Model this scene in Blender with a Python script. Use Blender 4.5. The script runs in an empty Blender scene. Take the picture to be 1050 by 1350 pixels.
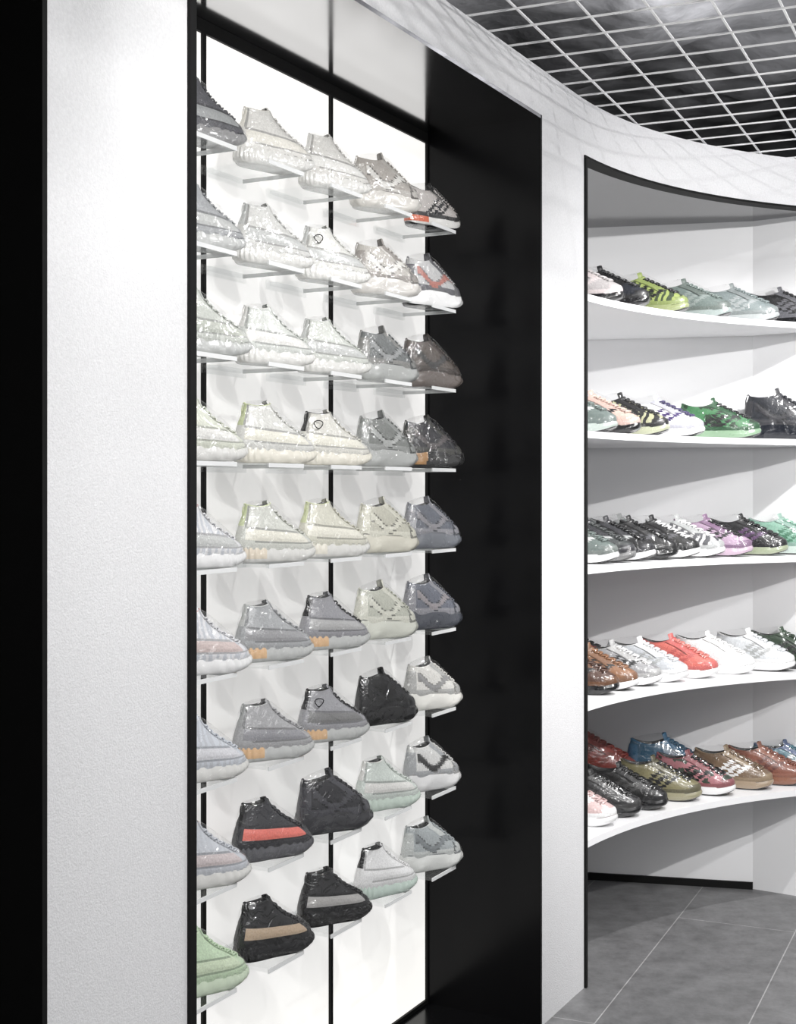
import bpy, bmesh, math, random
from mathutils import Vector, noise
random.seed(4)
D=bpy.data; SC=bpy.context.scene
COL=SC.collection
SC.view_settings.view_transform='Standard'
SC.view_settings.look='None'

# ------------------------------------------------------------ materials
def new_mat(name):
    m=D.materials.new(name); m.use_nodes=True
    nt=m.node_tree; b=nt.nodes['Principled BSDF']
    return m,nt,b
def c4(c): return (c[0],c[1],c[2],1)
def simple(name,col,rough=.5,metal=0,bump=0,bscale=50,coat=0,var=0,vscale=4,bdist=.01,spec=.5):
    m,nt,b=new_mat(name)
    b.inputs['Base Color'].default_value=c4(col)
    b.inputs['Roughness'].default_value=rough
    b.inputs['Metallic'].default_value=metal
    b.inputs['Coat Weight'].default_value=coat
    b.inputs['Specular IOR Level'].default_value=spec
    b.inputs['Coat Roughness'].default_value=.08
    tc=nt.nodes.new('ShaderNodeTexCoord')
    if bump:
        n=nt.nodes.new('ShaderNodeTexNoise'); n.inputs['Scale'].default_value=bscale; n.inputs['Detail'].default_value=4
        nt.links.new(tc.outputs['Object'],n.inputs['Vector'])
        bp=nt.nodes.new('ShaderNodeBump'); bp.inputs['Strength'].default_value=bump; bp.inputs['Distance'].default_value=bdist
        nt.links.new(n.outputs['Fac'],bp.inputs['Height']); nt.links.new(bp.outputs['Normal'],b.inputs['Normal'])
    if var:
        n=nt.nodes.new('ShaderNodeTexNoise'); n.inputs['Scale'].default_value=vscale; n.inputs['Detail'].default_value=6
        nt.links.new(tc.outputs['Object'],n.inputs['Vector'])
        r=nt.nodes.new('ShaderNodeMapRange'); r.inputs[1].default_value=.3; r.inputs[2].default_value=.7
        nt.links.new(n.outputs['Fac'],r.inputs[0])
        mx=nt.nodes.new('ShaderNodeMix'); mx.data_type='RGBA'
        mx.inputs[6].default_value=c4([max(0,x*(1-var)) for x in col]); mx.inputs[7].default_value=c4([min(1,x*(1+var)) for x in col])
        nt.links.new(r.outputs[0],mx.inputs[0]); nt.links.new(mx.outputs[2],b.inputs['Base Color'])
    return m

M_stucco=simple('white_stucco',(.70,.70,.71),.8,bump=.38,bscale=260,var=.05,vscale=150,bdist=.004,spec=.2)
M_white=simple('white_laminate',(.86,.86,.87),.4)
M_whitewall=simple('white_paint',(.78,.78,.79),.6,bump=.05,bscale=60)
M_jamb=simple('black_metal_satin',(.004,.004,.0045),.20,metal=0,bump=.03,bscale=4,spec=.13)
M_black=simple('black_edge',(.006,.006,.006),.6,bump=.02,spec=.2)
M_soffit=simple('polished_black_metal',(.52,.52,.53),.12,metal=1,bump=.02,bscale=5)
M_nsof=simple('niche_soffit_gloss',(.13,.13,.135),.14,metal=.5,bump=.02,bscale=5)
M_grid=simple('white_grid_wire',(.90,.90,.90),.45)
M_foil=simple('foil_insulation',(.40,.40,.42),.34,metal=.5,bump=.6,bscale=5,bdist=.06,var=.6,vscale=2.0)
M_dark=simple('plenum_black',(.012,.012,.012),.8,bump=.1,bscale=10)

def panel_mat():
    m,nt,b=new_mat('backlit_acrylic')
    b.inputs['Base Color'].default_value=(.58,.58,.57,1); b.inputs['Roughness'].default_value=.5
    tc=nt.nodes.new('ShaderNodeTexCoord'); s=nt.nodes.new('ShaderNodeSeparateXYZ')
    nt.links.new(tc.outputs['Object'],s.inputs[0])
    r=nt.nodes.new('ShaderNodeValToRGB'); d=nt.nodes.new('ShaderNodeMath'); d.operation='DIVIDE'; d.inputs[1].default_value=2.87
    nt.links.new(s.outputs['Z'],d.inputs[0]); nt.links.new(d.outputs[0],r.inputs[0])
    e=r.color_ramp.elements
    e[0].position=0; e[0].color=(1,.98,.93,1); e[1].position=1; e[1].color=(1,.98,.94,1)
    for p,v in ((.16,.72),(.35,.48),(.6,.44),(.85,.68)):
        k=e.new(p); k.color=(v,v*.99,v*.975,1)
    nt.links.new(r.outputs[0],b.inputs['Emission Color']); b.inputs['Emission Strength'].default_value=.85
    return m
M_panel=panel_mat()

def floor_mat():
    m,nt,b=new_mat('grey_floor_tile')
    tc=nt.nodes.new('ShaderNodeTexCoord'); mp=nt.nodes.new('ShaderNodeMapping')
    mp.inputs['Rotation'].default_value=(0,0,math.radians(-66)); mp.inputs['Location'].default_value=(.5,.12,0)
    nt.links.new(tc.outputs['Object'],mp.inputs[0])
    br=nt.nodes.new('ShaderNodeTexBrick'); br.inputs['Scale'].default_value=1
    br.inputs['Brick Width'].default_value=2.4; br.inputs['Row Height'].default_value=.45
    br.inputs['Mortar Size'].default_value=.002; br.inputs['Mortar Smooth'].default_value=.1
    br.inputs['Color1'].default_value=(.17,.17,.173,1); br.inputs['Color2'].default_value=(.15,.15,.153,1); br.inputs['Mortar'].default_value=(.36,.36,.36,1)
    nt.links.new(mp.outputs[0],br.inputs[0])
    n=nt.nodes.new('ShaderNodeTexNoise'); n.inputs['Scale'].default_value=9; n.inputs['Detail'].default_value=12; n.inputs['Roughness'].default_value=.75
    nt.links.new(tc.outputs['Object'],n.inputs[0])
    r=nt.nodes.new('ShaderNodeMapRange'); r.inputs[1].default_value=.3; r.inputs[2].default_value=.7; r.inputs[3].default_value=.6; r.inputs[4].default_value=1.45
    nt.links.new(n.outputs['Fac'],r.inputs[0])
    mx=nt.nodes.new('ShaderNodeVectorMath'); mx.operation='SCALE'
    nt.links.new(br.outputs['Color'],mx.inputs[0]); nt.links.new(r.outputs[0],mx.inputs['Scale'])
    nt.links.new(mx.outputs[0],b.inputs['Base Color']); b.inputs['Roughness'].default_value=.42
    bp=nt.nodes.new('ShaderNodeBump'); bp.inputs['Strength'].default_value=.15; bp.inputs['Distance'].default_value=.004
    nt.links.new(n.outputs['Fac'],bp.inputs['Height']); nt.links.new(bp.outputs[0],b.inputs['Normal'])
    return m
M_floor=floor_mat()

def clear_mat(name,tint,base,edge,rough,crinkle=0,pwr=2.2):
    m=D.materials.new(name); m.use_nodes=True; nt=m.node_tree; nt.nodes.clear()
    o=nt.nodes.new('ShaderNodeOutputMaterial'); t=nt.nodes.new('ShaderNodeBsdfTransparent'); t.inputs[0].default_value=c4(tint)
    g=nt.nodes.new('ShaderNodeBsdfGlossy'); g.inputs['Roughness'].default_value=rough; g.inputs[0].default_value=(1,1,1,1)
    lw=nt.nodes.new('ShaderNodeLayerWeight'); lw.inputs[0].default_value=.2
    pw=nt.nodes.new('ShaderNodeMath'); pw.operation='POWER'; pw.inputs[1].default_value=pwr
    r=nt.nodes.new('ShaderNodeMapRange'); r.inputs[3].default_value=base; r.inputs[4].default_value=edge
    nt.links.new(lw.outputs['Facing'],pw.inputs[0]); nt.links.new(pw.outputs[0],r.inputs[0])
    mx=nt.nodes.new('ShaderNodeMixShader'); nt.links.new(r.outputs[0],mx.inputs[0])
    nt.links.new(t.outputs[0],mx.inputs[1]); nt.links.new(g.outputs[0],mx.inputs[2]); nt.links.new(mx.outputs[0],o.inputs[0])
    if crinkle:
        tc=nt.nodes.new('ShaderNodeTexCoord'); oi=nt.nodes.new('ShaderNodeObjectInfo')
        ad=nt.nodes.new('ShaderNodeVectorMath'); ad.operation='ADD'
        nt.links.new(tc.outputs['Object'],ad.inputs[0]); nt.links.new(oi.outputs['Location'],ad.inputs[1])
        n=nt.nodes.new('ShaderNodeTexNoise'); n.inputs['Scale'].default_value=6; n.inputs['Detail'].default_value=2.0; n.inputs['Distortion'].default_value=1.2
        nt.links.new(ad.outputs[0],n.inputs[0])
        bp=nt.nodes.new('ShaderNodeBump'); bp.inputs['Strength'].default_value=1; bp.inputs['Distance'].default_value=crinkle
        nt.links.new(n.outputs['Fac'],bp.inputs['Height']); nt.links.new(bp.outputs[0],g.inputs['Normal'])
    return m
M_acr=clear_mat('clear_acrylic',(.96,.965,.965),.06,.35,.03)
M_acre=simple('acrylic_polished_edge',(.80,.81,.81),.15,coat=.5)
M_wrap=clear_mat('shrink_wrap_film',(.98,.98,.98),.06,.55,.13,.009,2.5)
M_wrap2=clear_mat('shrink_wrap_film_thin',(.99,.99,.99),.03,.25,.14,.010,3.0)

# ------------------------------------------------------------ helpers
def mkobj(name,verts,faces,mats,fm=None,smooth=False,parent=None):
    me=D.meshes.new(name); me.from_pydata([tuple(v) for v in verts],[],faces)
    for m in mats: me.materials.append(m)
    if fm:
        for p,i in zip(me.polygons,fm): p.material_index=i
    bm=bmesh.new(); bm.from_mesh(me); bmesh.ops.recalc_face_normals(bm,faces=bm.faces); bm.to_mesh(me); bm.free()
    if smooth:
        for p in me.polygons: p.use_smooth=True
    o=D.objects.new(name,me); COL.objects.link(o)
    if parent: o.parent=parent
    return o
def prism_data(pts,z0,z1):
    n=len(pts); v=[(p[0],p[1],z0) for p in pts]+[(p[0],p[1],z1) for p in pts]
    f=[tuple(range(n))[::-1],tuple(range(n,2*n))]+[(i,(i+1)%n,n+(i+1)%n,n+i) for i in range(n)]
    return v,f
def prism(name,pts,z0,z1,mat,parent=None):
    v,f=prism_data(pts,z0,z1); return mkobj(name,v,f,[mat],parent=parent)
class Acc:
    def __init__(s): s.v=[];s.f=[];s.m=[]
    def add(s,v,f,m=0):
        k=len(s.v); s.v+=list(v); s.f+=[tuple(i+k for i in q) for q in f]; s.m+=[m]*len(f)
    def prism(s,pts,z0,z1,m=0):
        v,f=prism_data(pts,z0,z1); s.add(v,f,m)

A0=math.radians(27.7); U=(math.sin(A0),math.cos(A0)); N=(math.cos(A0),-math.sin(A0)); F0=(.447,4.39)
def W(t,o): return (F0[0]+U[0]*t+N[0]*o, F0[1]+U[1]*t+N[1]*o)
CC=(2.371,3.752)
def P(th,R=2.0):
    a=math.radians(th); return (CC[0]-R*math.cos(a), CC[1]+R*math.sin(a))
def wbox(t0,t1,o0,o1): return [W(t0,o0),W(t1,o0),W(t1,o1),W(t0,o1)]
ZT=3.03; ZO=2.87; ZN=2.84

# ------------------------------------------------------------ room shell
prism('floor',[(-5,-3),(6,-3),(6,9),(-5,9)],-.1,0,M_floor)
prism('ceiling',[(-5,-3),(6,-3),(6,9),(-5,9)],3.95,4.05,M_dark)
prism('wall_back',[(-5,8.9),(6,8.9),(6,9),(-5,9)],0,3.95,M_dark)
prism('wall_right',[(4.45,-3),(4.55,-3),(4.55,9),(4.45,9)],0,3.95,M_whitewall)
prism('wall_rear',[(-5,-3),(4.45,-3),(4.45,-2.9),(-5,-2.9)],0,3.95,M_whitewall)
prism('wall_far_left',[(-5,-2.9),(-4.9,-2.9),(-4.9,8.9),(-5,8.9)],0,3.95,M_dark)
TL=-1.857
prism('wall_left',wbox(-2.262,TL,-.42,0),0,ZT,M_stucco)
prism('wall_left_header',wbox(-4.6,-2.2625,-.42,0),ZO,ZT,M_stucco)
prism('wall_left_end',wbox(-8.2,-4.605,-.42,0),0,ZT,M_stucco)
nb=D.objects.new('unlit_display_alcove',None); COL.objects.link(nb)
prism('side_lining',wbox(-2.275,-2.2625,-.42,.004),0,ZO,M_black,nb)
prism('back_lining',wbox(-4.6,-2.276,-.44,-.421),0,ZO,M_black,nb)
prism('top_lining',wbox(-4.6,-2.276,-.42,0),ZO-.012,ZO-.0005,M_black,nb)
def arc(a,b,R,n): return [P(a+(b-a)*i/n,R) for i in range(n+1)]
prism('wall_display_header',wbox(TL+.0005,.0,-.42,0),ZO+.012,ZT,M_stucco)
prism('wall_centre',[W(.011,0),W(.33,0)]+arc(28.2,29.7,2.0,2)+arc(29.7,28.2,2.05,2)+[W(.33,-.05),W(.011,-.05)],0,ZT,M_stucco)
prism('wall_centre_header',[W(.0005,0),W(.0105,0),W(.0105,-.05),W(.0005,-.05)],ZO+.012,ZT,M_stucco)
prism('wall_curved_header',arc(29.72,74,2.0,60)+arc(74,29.72,2.05,60),ZN,ZT,M_stucco)
prism('wall_curved_end',arc(74.02,120,2.0,30)+arc(120,74.02,2.06,30),0,ZT,M_stucco)

# ------------------------------------------------------------ backlit display case
dc=D.objects.new('backlit_display_case',None); COL.objects.link(dc)
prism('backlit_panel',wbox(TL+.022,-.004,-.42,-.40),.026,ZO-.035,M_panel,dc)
prism('side_jamb_right',wbox(0,.0105,-.42,.004),0,ZO+.0115,M_jamb,dc)
prism('side_jamb_left',wbox(TL+.0005,TL+.021,-.42,.008),0,ZO+.0115,M_black,dc)
prism('top_soffit',wbox(TL+.0215,-.0005,-.42,.004),ZO,ZO+.0115,M_soffit,dc)
prism('frame_top',wbox(TL+.0215,-.0005,-.42,-.393),ZO-.0345,ZO-.0005,M_black,dc)
prism('frame_bottom',wbox(TL+.0215,-.0005,-.42,-.393),0.0125,.0255,M_black,dc)
prism('base_plate',wbox(TL+.0215,-.0005,-.42,.002),0.0,.012,M_jamb,dc)
for i,t in enumerate((-.625,-1.25)):
    prism('mullion_%d'%(i+1),wbox(t-.007,t+.007,-.3995,-.392),.026,ZO-.035,M_black,dc)
prism('frame_right',wbox(-.0095,-.0005,-.3995,-.392),.026,ZO-.035,M_black,dc)

ROWZ=[2.50-.2455*i for i in range(9)]
COLT=[-1.366+.2985*i for i in range(5)]
ac=Acc()
PO=-.392
for ci,t in enumerate(COLT):
    for z in ROWZ:
        zz=z-.009
        a,b=t-.185,t-.030
        ac.prism(wbox(a,b,PO,PO+.190),zz,zz+.009,0)
        e=.0035
        ac.prism(wbox(a-e,b+e,PO+.1902,PO+.1902+e),zz-.001,zz+.0092,1)
        ac.prism(wbox(b+.0002,b+e,PO+.01,PO+.190),zz-.001,zz+.0092,1)
        ac.prism(wbox(a-.02,b+.02,PO,PO+.008),zz-.012,zz+.012,0)
mkobj('acrylic_shelves',ac.v,ac.f,[M_acr,M_acre],ac.m)

# ------------------------------------------------------------ curved niche
nn=D.objects.new('curved_shelf_alcove',None); COL.objects.link(nn)
B0=(.40,6.17); B1=(1.51,5.92); L1=(.44,4.98); L0=P(29.9,2.055); E0=P(73.9,2.055)
def thick(a,b,d):
    dx,dy=b[0]-a[0],b[1]-a[1]; l=math.hypot(dx,dy); nx,ny=-dy/l*d,dx/l*d
    return [a,b,(b[0]+nx,b[1]+ny),(a[0]+nx,a[1]+ny)]
prism('niche_back',thick(B0,B1,.05),0,ZN+.02,M_white,nn)
prism('niche_side_right',thick(B1,E0,.05),0,ZN+.02,M_white,nn)
prism('niche_side_left',thick(L1,B0,.03),0,ZN+.02,M_white,nn)
prism('niche_side_left_front',thick(L0,L1,.02),0,ZN+.02,M_white,nn)
shape=arc(30.3,73.6,2.053,40)+[(B1[0]-.002,B1[1]-.002),(B0[0]+.01,B0[1]-.004),(L1[0]+.004,L1[1])]
prism('niche_soffit',shape,ZN,ZN+.02,M_nsof,nn)
prism('edge_trim_top',arc(29.75,73.9,1.995,60)+arc(73.9,29.75,2.052,60),ZN-.009,ZN-.0005,M_black,nn)
prism('edge_trim_left',arc(29.75,30.15,1.992,2)+arc(30.15,29.75,2.052,2),0,ZN-.0095,M_black,nn)
prism('baseboard_and_shade_strip',[(B0[0]+.05,B0[1]-.012),(B1[0],B1[1]-.001),(B1[0]-.003,B1[1]-.012),(B0[0]+.05,B0[1]-.025)],0,.03,M_black,nn)  # thin black baseboard, made taller to stand in for the shadow along the floor
SHZ=[.485,.957,1.43,1.902,2.375]
sh=Acc()
shp=arc(30.6,73.3,2.015,60)+[(B1[0]-.006,B1[1]-.006),(B0[0]+.02,B0[1]-.008),(L1[0]+.01,L1[1])]
for z in SHZ: sh.prism(shp,z-.024,z)
so=mkobj('curved_display_shelves',sh.v,sh.f,[M_white])

# ------------------------------------------------------------ open grid ceiling and plenum
g=Acc()
ga=math.radians(24); gu=(math.sin(ga),math.cos(ga)); gv=(math.cos(ga),-math.sin(ga)); G0=(1.5,4.0)
def gbar(c,d,l0,l1,w,z0,z1):
    px,py=-d[1]*w,d[0]*w
    a=(c[0]+d[0]*l0,c[1]+d[1]*l0); b=(c[0]+d[0]*l1,c[1]+d[1]*l1)
    g.prism([(a[0]+px,a[1]+py),(b[0]+px,b[1]+py),(b[0]-px,b[1]-py),(a[0]-px,a[1]-py)],z0,z1)
for i in range(-12,17):
    k=i*.17; gbar((G0[0]+gv[0]*k,G0[1]+gv[1]*k),gu,-3,2.6,.003,ZT+.008,ZT+.013)
for i in range(-20,18):
    k=i*.15; gbar((G0[0]+gu[0]*k,G0[1]+gu[1]*k),gv,-1.8,2.4,.003,ZT+.0025,ZT+.0075)
mkobj('ceiling_grid',g.v,g.f,[M_grid])
v=[];f=[];nx,ny=110,110
for j in range(ny+1):
    for i in range(nx+1):
        x=-1+5.3*i/nx; y=3+5.6*j/ny
        h=noise.fractal(Vector((x*1.6,y*1.6,0)),1.2,2,4)*.14+.05*math.sin(x*5+y*2)
        v.append((x,y,3.72+max(-.18,min(.18,h))))
for j in range(ny):
    for i in range(nx): k=j*(nx+1)+i; f.append((k,k+1,k+nx+2,k+nx+1))
mkobj('foil_insulation',v,f,[M_foil],smooth=True)
def tube(path,rad,seg=12,wr=0):
    v=[];f=[]
    for i,p in enumerate(path):
        p=Vector(p); a=Vector(path[max(0,i-1)]); b=Vector(path[min(len(path)-1,i+1)]); d=(b-a).normalized()
        up=Vector((0,0,1)) if abs(d.z)<.9 else Vector((1,0,0))
        s=d.cross(up).normalized(); q=s.cross(d)
        rr=rad*(1+(wr*math.sin(i*2.1) if wr else 0))
        for k in range(seg):
            an=2*math.pi*k/seg; v.append(p+s*math.cos(an)*rr+q*math.sin(an)*rr)
    for i in range(len(path)-1):
        for k in range(seg): f.append((i*seg+k,i*seg+(k+1)%seg,(i+1)*seg+(k+1)%seg,(i+1)*seg+k))
    f.append(tuple(range(seg))[::-1]); f.append(tuple((len(path)-1)*seg+k for k in range(seg)))
    return v,f
a=Acc()
a.add(*tube([(1.0+.03*i,3.9+.05*i,3.42+.02*math.sin(i)) for i in range(85)],.12,20,.06))
mkobj('insulated_duct',a.v,a.f,[M_foil],smooth=True)

# ------------------------------------------------------------ sneakers
TYPES={
 'knit':dict(r=[(0,1.0,.17,.11,.09,2.7,0),(-.02,.995,.182,.19,.145,2.6,0),(.0,.96,.172,.28,.205,2.5,0),(.03,.84,.145,.37,.29,2.3,.0),(.07,.65,.112,.45,.39,2.1,0),(.10,.51,.088,.52,.50,2.0,-.01),(.115,.44,.074,.575,.59,2,-.025),(.135,.42,.060,.565,.58,2,-.025),(.15,.39,.052,.42,.42,2,0),(.17,.36,.045,.22,.22,2,0)],
   sole=.135,flare=.03,rib=.011),
 'chunky':dict(r=[(.01,.98,.165,.15,.12,2.7,0),(.0,.975,.17,.21,.17,2.6,0),(.01,.94,.162,.28,.235,2.5,0),(.025,.82,.142,.35,.31,2.3,0),(.045,.66,.12,.43,.41,2.1,0),(.065,.52,.10,.48,.49,2,-.02),(.075,.47,.09,.51,.535,2,-.035),(.10,.45,.07,.49,.51,2,-.03),(.11,.41,.062,.38,.38,2,0),(.13,.37,.05,.24,.24,2,0)],
   sole=.17,flare=.038,rib=.0),
 'low':dict(r=[(.01,.99,.16,.09,.08,2.7,0),(.0,.985,.168,.14,.125,2.6,0),(.005,.95,.16,.20,.175,2.5,0),(.015,.84,.14,.27,.235,2.3,0),(.03,.66,.118,.33,.315,2.1,0),(.045,.52,.10,.375,.38,2,-.03),(.055,.48,.09,.40,.415,2,-.05),(.08,.46,.072,.39,.40,2,-.045),(.10,.42,.062,.28,.28,2,0),(.12,.38,.05,.18,.18,2,0)],
   sole=.10,flare=.02,rib=0),
}
def crv(R,t):
    n=len(R)-1; x=max(0,min(n-1e-6,t)); i=int(x); q=x-i
    p=[R[max(0,i-1)],R[i],R[i+1],R[min(n,i+2)]]
    return [.5*((2*b)+(c-a_)*q+(2*a_-5*b+4*c-d)*q*q+(3*b-a_-3*c+d)*q**3) for a_,b,c,d in zip(*p)]
def spow(x,e): return math.copysign(abs(x)**e,x)
def surf(T,t,th,off=0):
    xb,xf,hw,zb,zf,pp,dip=crv(T['r'],t)
    xb-=off; xf+=off; hw+=off
    cx=(xb+xf)/2; ax=(xf-xb)/2
    x=cx-ax*spow(math.cos(th),2/pp); u=max(0,min(1,(1-math.cos(th))/2))
    ux=max(0,min(1,x)); k=max(0,1-t/5)
    m=1-k*(.22*(1-min(1,ux/.65))**1.2+.10*math.exp(-((ux-.42)/.14)**2))
    y=hw*m*spow(math.sin(th),2/pp)+k*.018*math.sin(ux*math.pi)
    z=zb+(zf-zb)*u+dip*math.sin(th)**2
    if z<.3 and x>.7: z+=.06*((x-.7)/.3)**2*(1-z/.3)
    return Vector((x,y,z))
def build_shoe(kind):
    T=TYPES[kind]; A=Acc()
    nt_,nth=36,80; tm=len(T['r'])-1
    def matat(t,th):
        u=(1-math.cos(th))/2; x=surf(T,t,th).x
        if t>6.6: return 4
        if kind=='knit':
            m=0
            if 1.6<t<2.7 and .08<u<.88: m=1
            if abs(t-1.45)<.13 and u>.2: m=9
            if abs(t-2.85)<.13 and .06<u<.86: m=9
            if u<.04 and t>3.0: m=6
            if .045<u<.065 and t>3.0: m=9
            if 5.9<t<6.6: m=6
            if t>2.7 and .90<u<.965: m=9
            return m
        if kind=='chunky':
            m=0
            if t<1.4: m=6
            if u<.16 and t<4.2: m=6
            if x>.84 and t<2.2: m=6
            w=2.6+.9*math.sin(x*11)
            if .15<x<.8 and abs(t-w)<.45: m=1
            if .15<x<.8 and .45<=abs(t-w)<.62: m=9
            if t>3.4 and u>.72 and u<.93: m=6
            if x>.80 and x<.84 and t<2.6: m=9
            return m
        m=0
        if t<.9: m=6
        if u<.14 and t<4.5: m=6
        if x>.86 and t<1.7: m=6
        if 1<t<3.8:
            for q in (.18,.30,.42):
                if q-.02<x-.09*t<q+.05: m=1
        if t>3.3 and .75<u<.95: m=6
        if t>3.0 and .72<u<.75: m=9
        if 5.4<t<6.6: m=6
        return m
    lift={1:.004,6:.006,9:-.006}
    for j in range(nt_+1):
        for i in range(nth):
            th=2*math.pi*i/nth; t=tm*j/nt_
            m=matat(t,th)
            A.v.append(surf(T,t,th,lift.get(m,0) if t<6.5 else 0))
    for j in range(nt_):
        t=tm*(j+.5)/nt_
        for i in range(nth):
            A.f.append((j*nth+i,j*nth+(i+1)%nth,(j+1)*nth+(i+1)%nth,(j+1)*nth+i)); A.m.append(matat(t,2*math.pi*(i+.5)/nth))
    A.f.append(tuple(nt_*nth+i for i in range(nth))); A.m.append(4)
    # sole
    H=T['sole']; fl=T['flare']; ns=120
    prof=[(-.03,0,3),(.002,0,3),(.012,.012,3),(fl*.85,.03,2),(fl,.3*H+.012,2),(fl*.85,.6*H,2),(fl*.35,.86*H,2),(.004,H*1.02,2),(-.02,H*1.03,2)]
    k0=len(A.v)
    for jj,(o,z,_) in enumerate(prof):
        for i in range(ns):
            th=2*math.pi*i/ns; rb=0
            if 2<jj<7 and T['rib']: rb=T['rib']*(.6 if i%4<2 else -.8)
            if kind=='chunky' and 2<jj<7: rb=.012*math.sin(th*7+jj)
            p=surf(T,0,th,o+rb); x=p.x
            zz=z*(1.0+ (.35*(1-x) if kind!='low' else .25*(1-x)))*(.86 if x>.8 else 1)
            if x>.7: zz+=.06*((x-.7)/.3)**2*(1-zz/.3)
            if x<.12 and jj<3: zz+=.02*((.12-x)/.12)**2
            if jj==8: zz=max(zz,p.z*.99)
            A.v.append(Vector((x,p.y,zz)))
    for jj in range(len(prof)-1):
        for i in range(ns):
            m=prof[jj+1][2]; x=A.v[k0+jj*ns+i].x
            if m==2 and x<.33 and jj>2: m=8
            if jj==6: m=9
            A.f.append((k0+jj*ns+i,k0+jj*ns+(i+1)%ns,k0+(jj+1)*ns+(i+1)%ns,k0+(jj+1)*ns+i)); A.m.append(m)
    A.f.append(tuple(k0+i for i in range(ns))[::-1]); A.m.append(3)
    # laces
    t0=2.6; t1=5.0
    for q in range(6):
        ta=t0+(t1-t0)*q/5.5
        for sg in (1,-1):
            path=[]
            for w in range(9):
                s=-1+2*w/8; ph=s*.55*sg; tt=ta+.30*(w/8)
                p=surf(T,tt,math.pi+ph); e=surf(T,tt+.1,math.pi+ph)-surf(T,tt-.1,math.pi+ph)
                e2=surf(T,tt,math.pi+ph+.05)-surf(T,tt,math.pi+ph-.05); nn_=e.cross(e2)
                if nn_.length>1e-9: nn_.normalize()
                if nn_.z<0: nn_=-nn_
                path.append(p+nn_*(.012 if abs(s)<.95 else 0))
            vv,ff=tube(path,.010,6); A.add(vv,ff,5)
    # tongue
    c=T['r'][6]; zt=c[4]; xt=c[1]
    hgt={'knit':.03,'chunky':.06,'low':.045}[kind]
    vv=[];ff=[]
    for a_ in range(6):
        q=a_/5
        for b_ in range(7):
            s=-1+b_/3
            wd=.062*(1-.25*q*q*q)
            for d in (0,1):
                vv.append(Vector((xt+.02-.05*q-.03*s*s-(.018 if d else 0), s*wd, zt-.09+(hgt+.09)*q-.015*s*s*q)))
    def id_(a_,b_,d): return (a_*7+b_)*2+d
    for a_ in range(5):
        for b_ in range(6):
            for d in (0,1): ff.append((id_(a_,b_,d),id_(a_,b_+1,d),id_(a_+1,b_+1,d),id_(a_+1,b_,d)))
    for b_ in range(6): ff.append((id_(5,b_,0),id_(5,b_+1,0),id_(5,b_+1,1),id_(5,b_,1)))
    for a_ in range(5):
        for b_ in (0,6): ff.append((id_(a_,b_,0),id_(a_+1,b_,0),id_(a_+1,b_,1),id_(a_,b_,1)))
    A.add(vv,ff,0 if kind=='knit' else 6)
    # heel pull loop
    if kind!='low':
        zb=c[3]; xb=c[0]
        pth=[(xb+.02,0,zb-.02),(xb-.005,0,zb+.012),(xb-.02,0,zb+.008),(xb-.03,0,zb-.02),(xb-.04,0,zb-.06),(xb-.04,0,zb-.12)]
        A.add(*tube(pth,.008,8),6)
    # film hull
    bm=bmesh.new()
    for p in A.v[::2]: bm.verts.new(p)
    bmesh.ops.convex_hull(bm,input=bm.verts)
    rm=[x for x in bm.verts if not x.link_faces]; bmesh.ops.delete(bm,geom=rm,context='VERTS')
    bmesh.ops.triangulate(bm,faces=bm.faces[:])
    for _ in range(2):
        bmesh.ops.subdivide_edges(bm,edges=[e for e in bm.edges if e.calc_length()>.09],cuts=1)
        bmesh.ops.triangulate(bm,faces=bm.faces[:])
    for _ in range(2): bmesh.ops.smooth_vert(bm,verts=bm.verts[:],factor=.5,use_axis_x=True,use_axis_y=True,use_axis_z=True)
    bmesh.ops.recalc_face_normals(bm,faces=bm.faces[:])
    bm.verts.ensure_lookup_table(); bm.verts.index_update()
    cen=Vector((.5,0,.22)); hv=[]
    for x in bm.verts:
        p=cen+(x.co-cen)*1.035; p.z=max(p.z,.001); hv.append(p)
    A.add(hv,[tuple(q.index for q in fc.verts) for fc in bm.faces],7)
    bm.free()
    me=D.meshes.new('sneaker_'+kind+'_mesh'); me.from_pydata([tuple(p) for p in A.v],[],A.f)
    for p,m in zip(me.polygons,A.m): p.material_index=m; p.use_smooth=True
    for i in range(10): me.materials.append(None)
    return me
MESH={k:build_shoe(k) for k in TYPES}
cache={}
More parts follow.
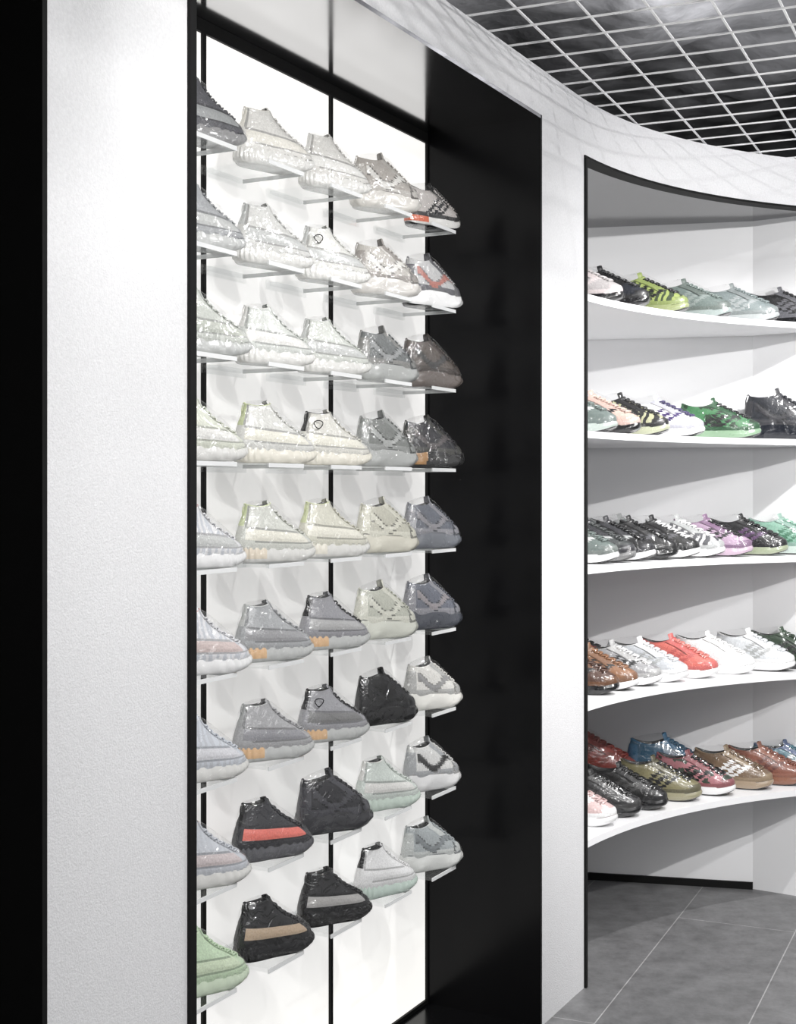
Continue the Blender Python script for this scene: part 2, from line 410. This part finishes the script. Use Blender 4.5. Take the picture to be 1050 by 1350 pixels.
def shoemat(col,col2=None,style='knit'):
    key=(col,col2,style)
    if key in cache: return cache[key]
    m,nt,b=new_mat('sneaker_fabric'); b.inputs['Roughness'].default_value=.5 if style!='rubber' else .22
    b.inputs['Base Color'].default_value=c4(col)
    b.inputs['Coat Weight'].default_value=.3
    b.inputs['Coat Roughness'].default_value=.15
    tc=nt.nodes.new('ShaderNodeTexCoord')
    if style=='rubber':
        cache[key]=m; return m
    if col2 and style in('camo','zebra'):
        if style=='camo':
            n=nt.nodes.new('ShaderNodeTexNoise'); n.inputs['Scale'].default_value=9
        else:
            n=nt.nodes.new('ShaderNodeTexWave'); n.inputs['Scale'].default_value=4; n.inputs['Distortion'].default_value=9; n.inputs['Detail'].default_value=3
        nt.links.new(tc.outputs['Object'],n.inputs[0])
        r=nt.nodes.new('ShaderNodeValToRGB'); r.color_ramp.interpolation='CONSTANT'
        r.color_ramp.elements[0].color=c4(col); r.color_ramp.elements[1].color=c4(col2); r.color_ramp.elements[1].position=.52
        nt.links.new(n.outputs['Fac'],r.inputs[0]); nt.links.new(r.outputs[0],b.inputs['Base Color'])
    w=nt.nodes.new('ShaderNodeTexNoise'); w.inputs['Scale'].default_value=55; w.inputs['Detail'].default_value=2
    nt.links.new(tc.outputs['Object'],w.inputs[0])
    if not col2:
        mx=nt.nodes.new('ShaderNodeMix'); mx.data_type='RGBA'
        mx.inputs[6].default_value=c4([x*.72 for x in col]); mx.inputs[7].default_value=c4([min(1,x*1.28) for x in col])
        nt.links.new(w.outputs['Fac'],mx.inputs[0]); nt.links.new(mx.outputs[2],b.inputs['Base Color'])
    bp=nt.nodes.new('ShaderNodeBump'); bp.inputs['Strength'].default_value=.5; bp.inputs['Distance'].default_value=.002
    nt.links.new(w.outputs['Fac'],bp.inputs['Height']); nt.links.new(bp.outputs[0],b.inputs['Normal'])
    cache[key]=m; return m
def shoe(kind,x,y,z,heading,L,main,accent,mid,out=None,over=None,lace=None,heel=None,style='knit',main2=None,zs=1.0,flip=1,wrap=None,sk=.30):
    o=D.objects.new('sneaker',MESH[kind]); COL.objects.link(o)
    out=out or mid; over=over or accent; lace=lace or main; heel=heel or mid
    seam=tuple(c*sk for c in main)
    ms=[shoemat(main,main2,style if main2 else 'knit'),shoemat(accent),shoemat(mid,None,'rubber'),shoemat(out,None,'rubber'),shoemat((.03,.03,.03)),shoemat(lace),shoemat(over),wrap or M_wrap,shoemat(heel,None,'rubber'),shoemat(seam)]
    for i,m in enumerate(ms):
        o.material_slots[i].link='OBJECT'; o.material_slots[i].material=m
    a=math.radians(90-heading); dx,dy=math.cos(a),math.sin(a)
    o.scale=(L,L*flip,L*zs); o.rotation_euler=(0,0,a)
    o.location=(x-dx*L*.5,y-dy*L*.5,z)
    return o
PW=(.72,.715,.69); PG=(.54,.55,.54); CR=(.80,.77,.68); LG=(.40,.41,.41); DG=(.09,.09,.10); BK=(.008,.008,.009); WH=(.82,.82,.82)
BE=(.72,.48,.28); TAN=(.50,.38,.27); SAL=(.80,.20,.16)
left=[
 [('knit',(.10,.10,.11),(.32,.33,.33),(.3,.3,.3),None,LG),('knit',(.36,.37,.38),(.5,.51,.5),PG),('knit',(.54,.56,.52),(.46,.48,.43),PG),('knit',(.66,.68,.59),PW,PW),('knit',(.72,.72,.73),PG,WH,None,(.6,.35,.33)),('knit',(.72,.72,.74),(.60,.50,.48),WH,None,(.6,.35,.33)),('knit',(.62,.65,.70),(.66,.66,.69),PW),('knit',(.58,.60,.64),(.6,.53,.53),PW),('knit',(.56,.70,.50),(.62,.72,.53),(.64,.74,.58))],
 [('knit',(.68,.67,.64),(.74,.72,.66),PW),('knit',(.62,.62,.60),PG,PW),('knit',(.60,.62,.59),PW,PW),('knit',(.66,.66,.63),CR,CR,None,(.55,.60,.36),None,CR),('knit',(.64,.65,.60),CR,PW,None,(.62,.68,.42),None,(.76,.68,.56)),('knit',(.40,.41,.42),(.34,.34,.35),PG,None,PG,None,BE),('knit',(.40,.40,.41),(.30,.30,.32),PG,None,LG,None,BE),('knit',(.035,.035,.04),SAL,(.11,.11,.12),None,BK),('knit',BK,TAN,(.010,.010,.011),None,BK)],
 [('knit',(.64,.63,.60),PW,PW),('knit',(.66,.66,.63),PG,PW,None,PG),('knit',(.60,.62,.58),PG,PW),('knit',(.68,.67,.62),CR,CR,None,BK,None,CR),('knit',(.66,.65,.56),CR,PW,None,(.62,.66,.42),None,CR),('knit',(.32,.32,.34),(.44,.44,.44),PG,None,BK,BK,BE),('knit',(.36,.36,.38),(.22,.22,.22),PG,None,BK,BK,BE),('chunky',(.022,.022,.026),(.06,.06,.07),(.04,.04,.045)),('knit',BK,(.42,.41,.40),(.012,.012,.012),None,BK)],
 [('chunky',(.38,.355,.325),(.66,.65,.62),(.66,.64,.60),None,(.46,.44,.41)),('chunky',(.44,.42,.39),(.66,.65,.62),(.64,.62,.59),None,(.28,.26,.24)),('chunky',(.14,.15,.15),(.28,.29,.29),(.40,.41,.40),None,(.22,.22,.21)),('chunky',(.20,.21,.20),(.40,.41,.40),(.44,.45,.44),None,(.30,.31,.30)),('chunky',(.54,.53,.45),(.68,.67,.58),(.67,.65,.56)),('chunky',(.52,.53,.46),(.68,.68,.60),(.66,.67,.60)),('chunky',(.005,.005,.005),BK,(.008,.008,.008)),('knit',(.62,.67,.63),PW,(.58,.67,.60)),('knit',WH,WH,(.56,.66,.60),None,BK)],
 [('low',(.50,.47,.45),BK,PW,BK,(.03,.03,.03),None,(.6,.15,.08)),('chunky',(.46,.46,.46),(.40,.16,.13),WH,BK,(.12,.12,.13)),('chunky',(.09,.075,.065),(.04,.04,.04),(.14,.12,.11),None,(.055,.045,.04)),('chunky',(.02,.02,.024),(.09,.08,.08),(.03,.03,.03),None,(.05,.05,.045),None,(.35,.2,.09)),('chunky',(.12,.13,.155),(.24,.235,.25),(.16,.17,.19),None,(.24,.24,.26)),('chunky',(.13,.14,.17),(.27,.25,.26),(.07,.075,.09),None,(.24,.24,.26)),('chunky',(.66,.65,.62),(.28,.28,.28),(.74,.73,.69),None,(.40,.40,.39)),('chunky',(.62,.62,.61),(.04,.04,.04),(.70,.70,.70),None,(.34,.35,.36)),('chunky',(.38,.41,.42),(.22,.24,.25),(.70,.71,.69),None,(.52,.54,.53))]]
for ci,col in enumerate(left):
    for ri,s in enumerate(col):
        s=list(s)+[None]*(8-len(s)); k,main,accent,mid,out,over,lace,heel=s[:8]
        c=W(COLT[ci]-.084+random.uniform(-.006,.006),PO+.139)
        zs=1.12 if k!='chunky' else 1.25
        if k=='low': zs=1.40
        hd=51+random.uniform(-5,5)
        st='zebra' if (ci==0 and ri in(4,5,6,7)) else 'knit'
        o=shoe(k,c[0],c[1],ROWZ[ri]+.001,hd,.222+random.uniform(-.006,.006),main,accent,mid,out,over,lace,heel,style=st,main2=((.54,.56,.60) if st=='zebra' else None),zs=zs,sk=.55 if k=='knit' else .35)
        if (ci,ri) in ((2,1),(2,3),(2,6)):
            pts=[(.20+.06*math.cos(a_),-.125-.02*math.sin(a_*2),.44+.045*math.sin(a_)) for a_ in [2*math.pi*i/14 for i in range(15)]]
            vv,ff=tube(pts,.006,6); mkobj('zip_tie_tag',vv,ff,[M_black],parent=o,smooth=True)

def rs(zi,th,spec,R=2.17,hd=None,L=.33,**kw):
    k,main,accent,mid,out,over,lace,heel=(list(spec)+[None]*8)[:8]
    c=P(th,R); h=(hd if hd is not None else 110+random.uniform(-5,5))
    shoe(k,c[0],c[1],SHZ[zi]+.001,h,L,main,accent,mid,out,over,lace,heel,zs=1.12,wrap=M_wrap2,**kw)
GG=(.12,.15,.14); MINT=(.22,.40,.31); NAVY=(.010,.012,.018)
def T_(x): return 40+(x-777)/8.9
def row(zi,xs,specs,**kw):
    for i,(x,s) in enumerate(zip(xs,specs)):
        kk={}
        if isinstance(s,tuple) and isinstance(s[-1],dict): kk=s[-1]; s=s[:-1]
        rs(zi,T_(x),s,R=2.185,**kk,**kw)
row(4,(764,808,866,925,985,1042),[('low',(.35,.33,.33),(.5,.45,.45),BK,BK,(.45,.40,.40)),('low',NAVY,BK,BK,BK,BK,BK),('low',(.24,.29,.09),BK,(.23,.26,.13),BK,(.17,.21,.07),BK,None,dict(style='zebra',main2=(.03,.045,.02))),('low',GG,(.2,.23,.22),(.26,.3,.29),BK,(.10,.12,.11)),('low',(.15,.18,.18),(.26,.28,.28),(.32,.34,.34),BK,(.17,.19,.19)),('low',BK,DG,BK)])
row(3,(754,794,838,888,962,1040),[('low',GG,WH,(.4,.45,.42),BK,GG),('low',(.52,.38,.33),BK,BK,BK,(.48,.34,.30)),('low',BK,BK,(.4,.42,.30),BK,BK,BK,None,dict(style='zebra',main2=(.38,.38,.24))),('low',WH,(.05,.03,.12),WH,BK,(.4,.4,.45),(.04,.03,.1)),('low',(.05,.17,.07),BK,(.22,.33,.22),BK,(.02,.07,.03),BK,None,dict(style='camo',main2=(.01,.03,.012))),('chunky',NAVY,(.03,.03,.035),NAVY)])
row(2,(757,786,817,850,882,916,952,996,1042),[('low',GG,(.5,.5,.5),WH,BK,(.14,.16,.15)),('low',(.05,.055,.055),LG,(.2,.2,.2),BK,(.03,.03,.035)),('low',BK,LG,WH,BK,(.03,.03,.035)),('low',BK,DG,BK,BK,BK),('low',(.012,.012,.012),DG,WH,BK,BK,WH),('low',(.6,.6,.6),DG,WH,BK,LG,WH,None,dict(style='zebra',main2=(.08,.08,.09))),('low',(.42,.30,.41),BK,(.52,.40,.49),BK,(.20,.12,.20),BK),('low',BK,(.10,.05,.12),(.32,.36,.25),BK,BK),('low',MINT,(.06,.18,.11),(.5,.58,.54),BK,(.24,.36,.31))])
row(1,(757,790,826,866,908,955,1005,1044),[('low',(.07,.03,.018),BK,BK,BK,(.12,.05,.02)),('low',(.27,.13,.065),BK,WH,BK,(.20,.10,.055)),('low',(.3,.3,.31),BK,WH,BK,(.4,.4,.4),WH),('low',(.55,.57,.60),LG,WH,WH,WH,WH),('low',(.64,.16,.13),(.48,.10,.09),WH,WH,(.55,.13,.12),(.75,.25,.22)),('low',WH,(.75,.75,.76),WH,WH,WH),('low',(.68,.70,.72),LG,WH,BK,WH),('low',(.018,.040,.02),BK,BK,BK,(.025,.05,.027))])
row(0,(754,794,836,884,930,978,1018,1048),[('low',(.62,.46,.45),WH,WH,WH,WH),('low',BK,(.03,.03,.03),BK),('low',(.008,.008,.008),(.05,.05,.05),BK,BK,BK),('low',(.21,.19,.10),BK,(.3,.28,.18),BK,(.10,.09,.05),BK),('low',(.42,.18,.20),BK,WH,BK,(.24,.08,.09),BK,None,dict(style='camo',main2=(.04,.055,.04))),('low',(.18,.12,.075),WH,(.35,.27,.19),BK,(.26,.19,.12)),('low',(.21,.07,.042),(.12,.04,.03),(.24,.10,.06),BK,(.24,.095,.06)),('low',(.04,.13,.17),WH,WH,BK,(.07,.10,.19))])
for zi,x,R,s in [(2,800,2.50,('low',BK,DG,LG)),(2,850,2.48,('low',DG,LG,LG)),(2,905,2.46,('low',(.3,.33,.33),LG,WH)),(2,770,2.54,('low',GG,WH,WH)),
   (1,808,2.50,('low',(.25,.26,.27),WH,WH)),(1,860,2.50,('low',BK,(.25,.02,.02),BK)),(1,765,2.50,('low',LG,WH,WH))]:
    rs(zi,T_(x),s,R=R)
def back_shoe(zi,X,Y,s,L=.40):
    k,main,accent,mid,out,over,lace,heel=(list(s)+[None]*8)[:8]
    shoe(k,X,Y,SHZ[zi]+.001,96,L,main,accent,mid,out,over,lace,heel,zs=1.25)
back_shoe(0,.80,5.78,('low',(.24,.035,.025),(.17,.03,.02),WH,None,(.28,.05,.04)))
back_shoe(0,1.13,5.77,('low',(.02,.08,.14),(.02,.05,.10),(.04,.11,.18),None,(.03,.11,.20)),.36)

# ------------------------------------------------------------ lights
def spot(name,loc,tgt,power,size=95,rad=.04,blend=.6,col=(1,.99,.98)):
    l=D.lights.new(name,'SPOT'); l.energy=power; l.spot_size=math.radians(size); l.spot_blend=blend; l.shadow_soft_size=rad; l.color=col
    o=D.objects.new(name,l); COL.objects.link(o); o.location=loc
    o.rotation_euler=(Vector(tgt)-Vector(loc)).to_track_quat('-Z','Y').to_euler(); return o
spot('track_spotlight',(1.75,4.4,3.0),(1.15,5.6,.8),155,size=96,rad=.03,blend=.4)
spot('track_spotlight.001',(2.6,2.2,2.98),(1.2,5.9,1.3),330,size=60,rad=.03)
spot('track_spotlight.002',(1.3,1.6,3.35),(-.4,3.6,1.5),110)
spot('track_spotlight.003',(1.1,3.3,2.98),(-.1,3.9,1.0),45,size=90)
spot('track_spotlight.004',(1.9,3.6,3.5),(.9,4.9,2.7),26,size=80,rad=.02)
spot('added_highlight_spot',(.55,1.7,2.98),(-.1,3.7,1.4),75,size=80,rad=.03)  # added spot without a fixture, gives extra highlights on the shrink-wrap
def area(name,loc,rot,sx,sy,power):
    l=D.lights.new(name,'AREA'); l.shape='RECTANGLE'; l.size=sx; l.size_y=sy; l.energy=power
    o=D.objects.new(name,l); COL.objects.link(o); o.location=loc; o.rotation_euler=rot; return o
area('overhead_fill',(1.6,.2,3.0),(0,0,0),3.4,3.4,105)  # added soft fill over the camera area, not a shop fitting
area('plenum_fill',(1.9,5.3,3.12),(math.radians(180),0,0),2.5,.6,48)  # added fill that brightens foil and duct from below, no lamp there
area('upward_fill',(2.2,2.4,2.0),(math.radians(180-20),0,0),.8,.8,34)  # added out-of-view fill, lifts the grid undersides and foil
w=D.worlds.new('World'); SC.world=w; w.use_nodes=True
w.node_tree.nodes['Background'].inputs[0].default_value=(.8,.85,.9,1); w.node_tree.nodes['Background'].inputs[1].default_value=.3

cam=D.cameras.new('camera'); co=D.objects.new('camera',cam); COL.objects.link(co)
co.location=(0,0,1.7); co.rotation_euler=(math.radians(90),0,0)
cam.sensor_fit='HORIZONTAL'; cam.sensor_width=36; cam.lens=36*1835/1050; cam.shift_y=-30/1050
cam.clip_start=.05
SC.camera=co
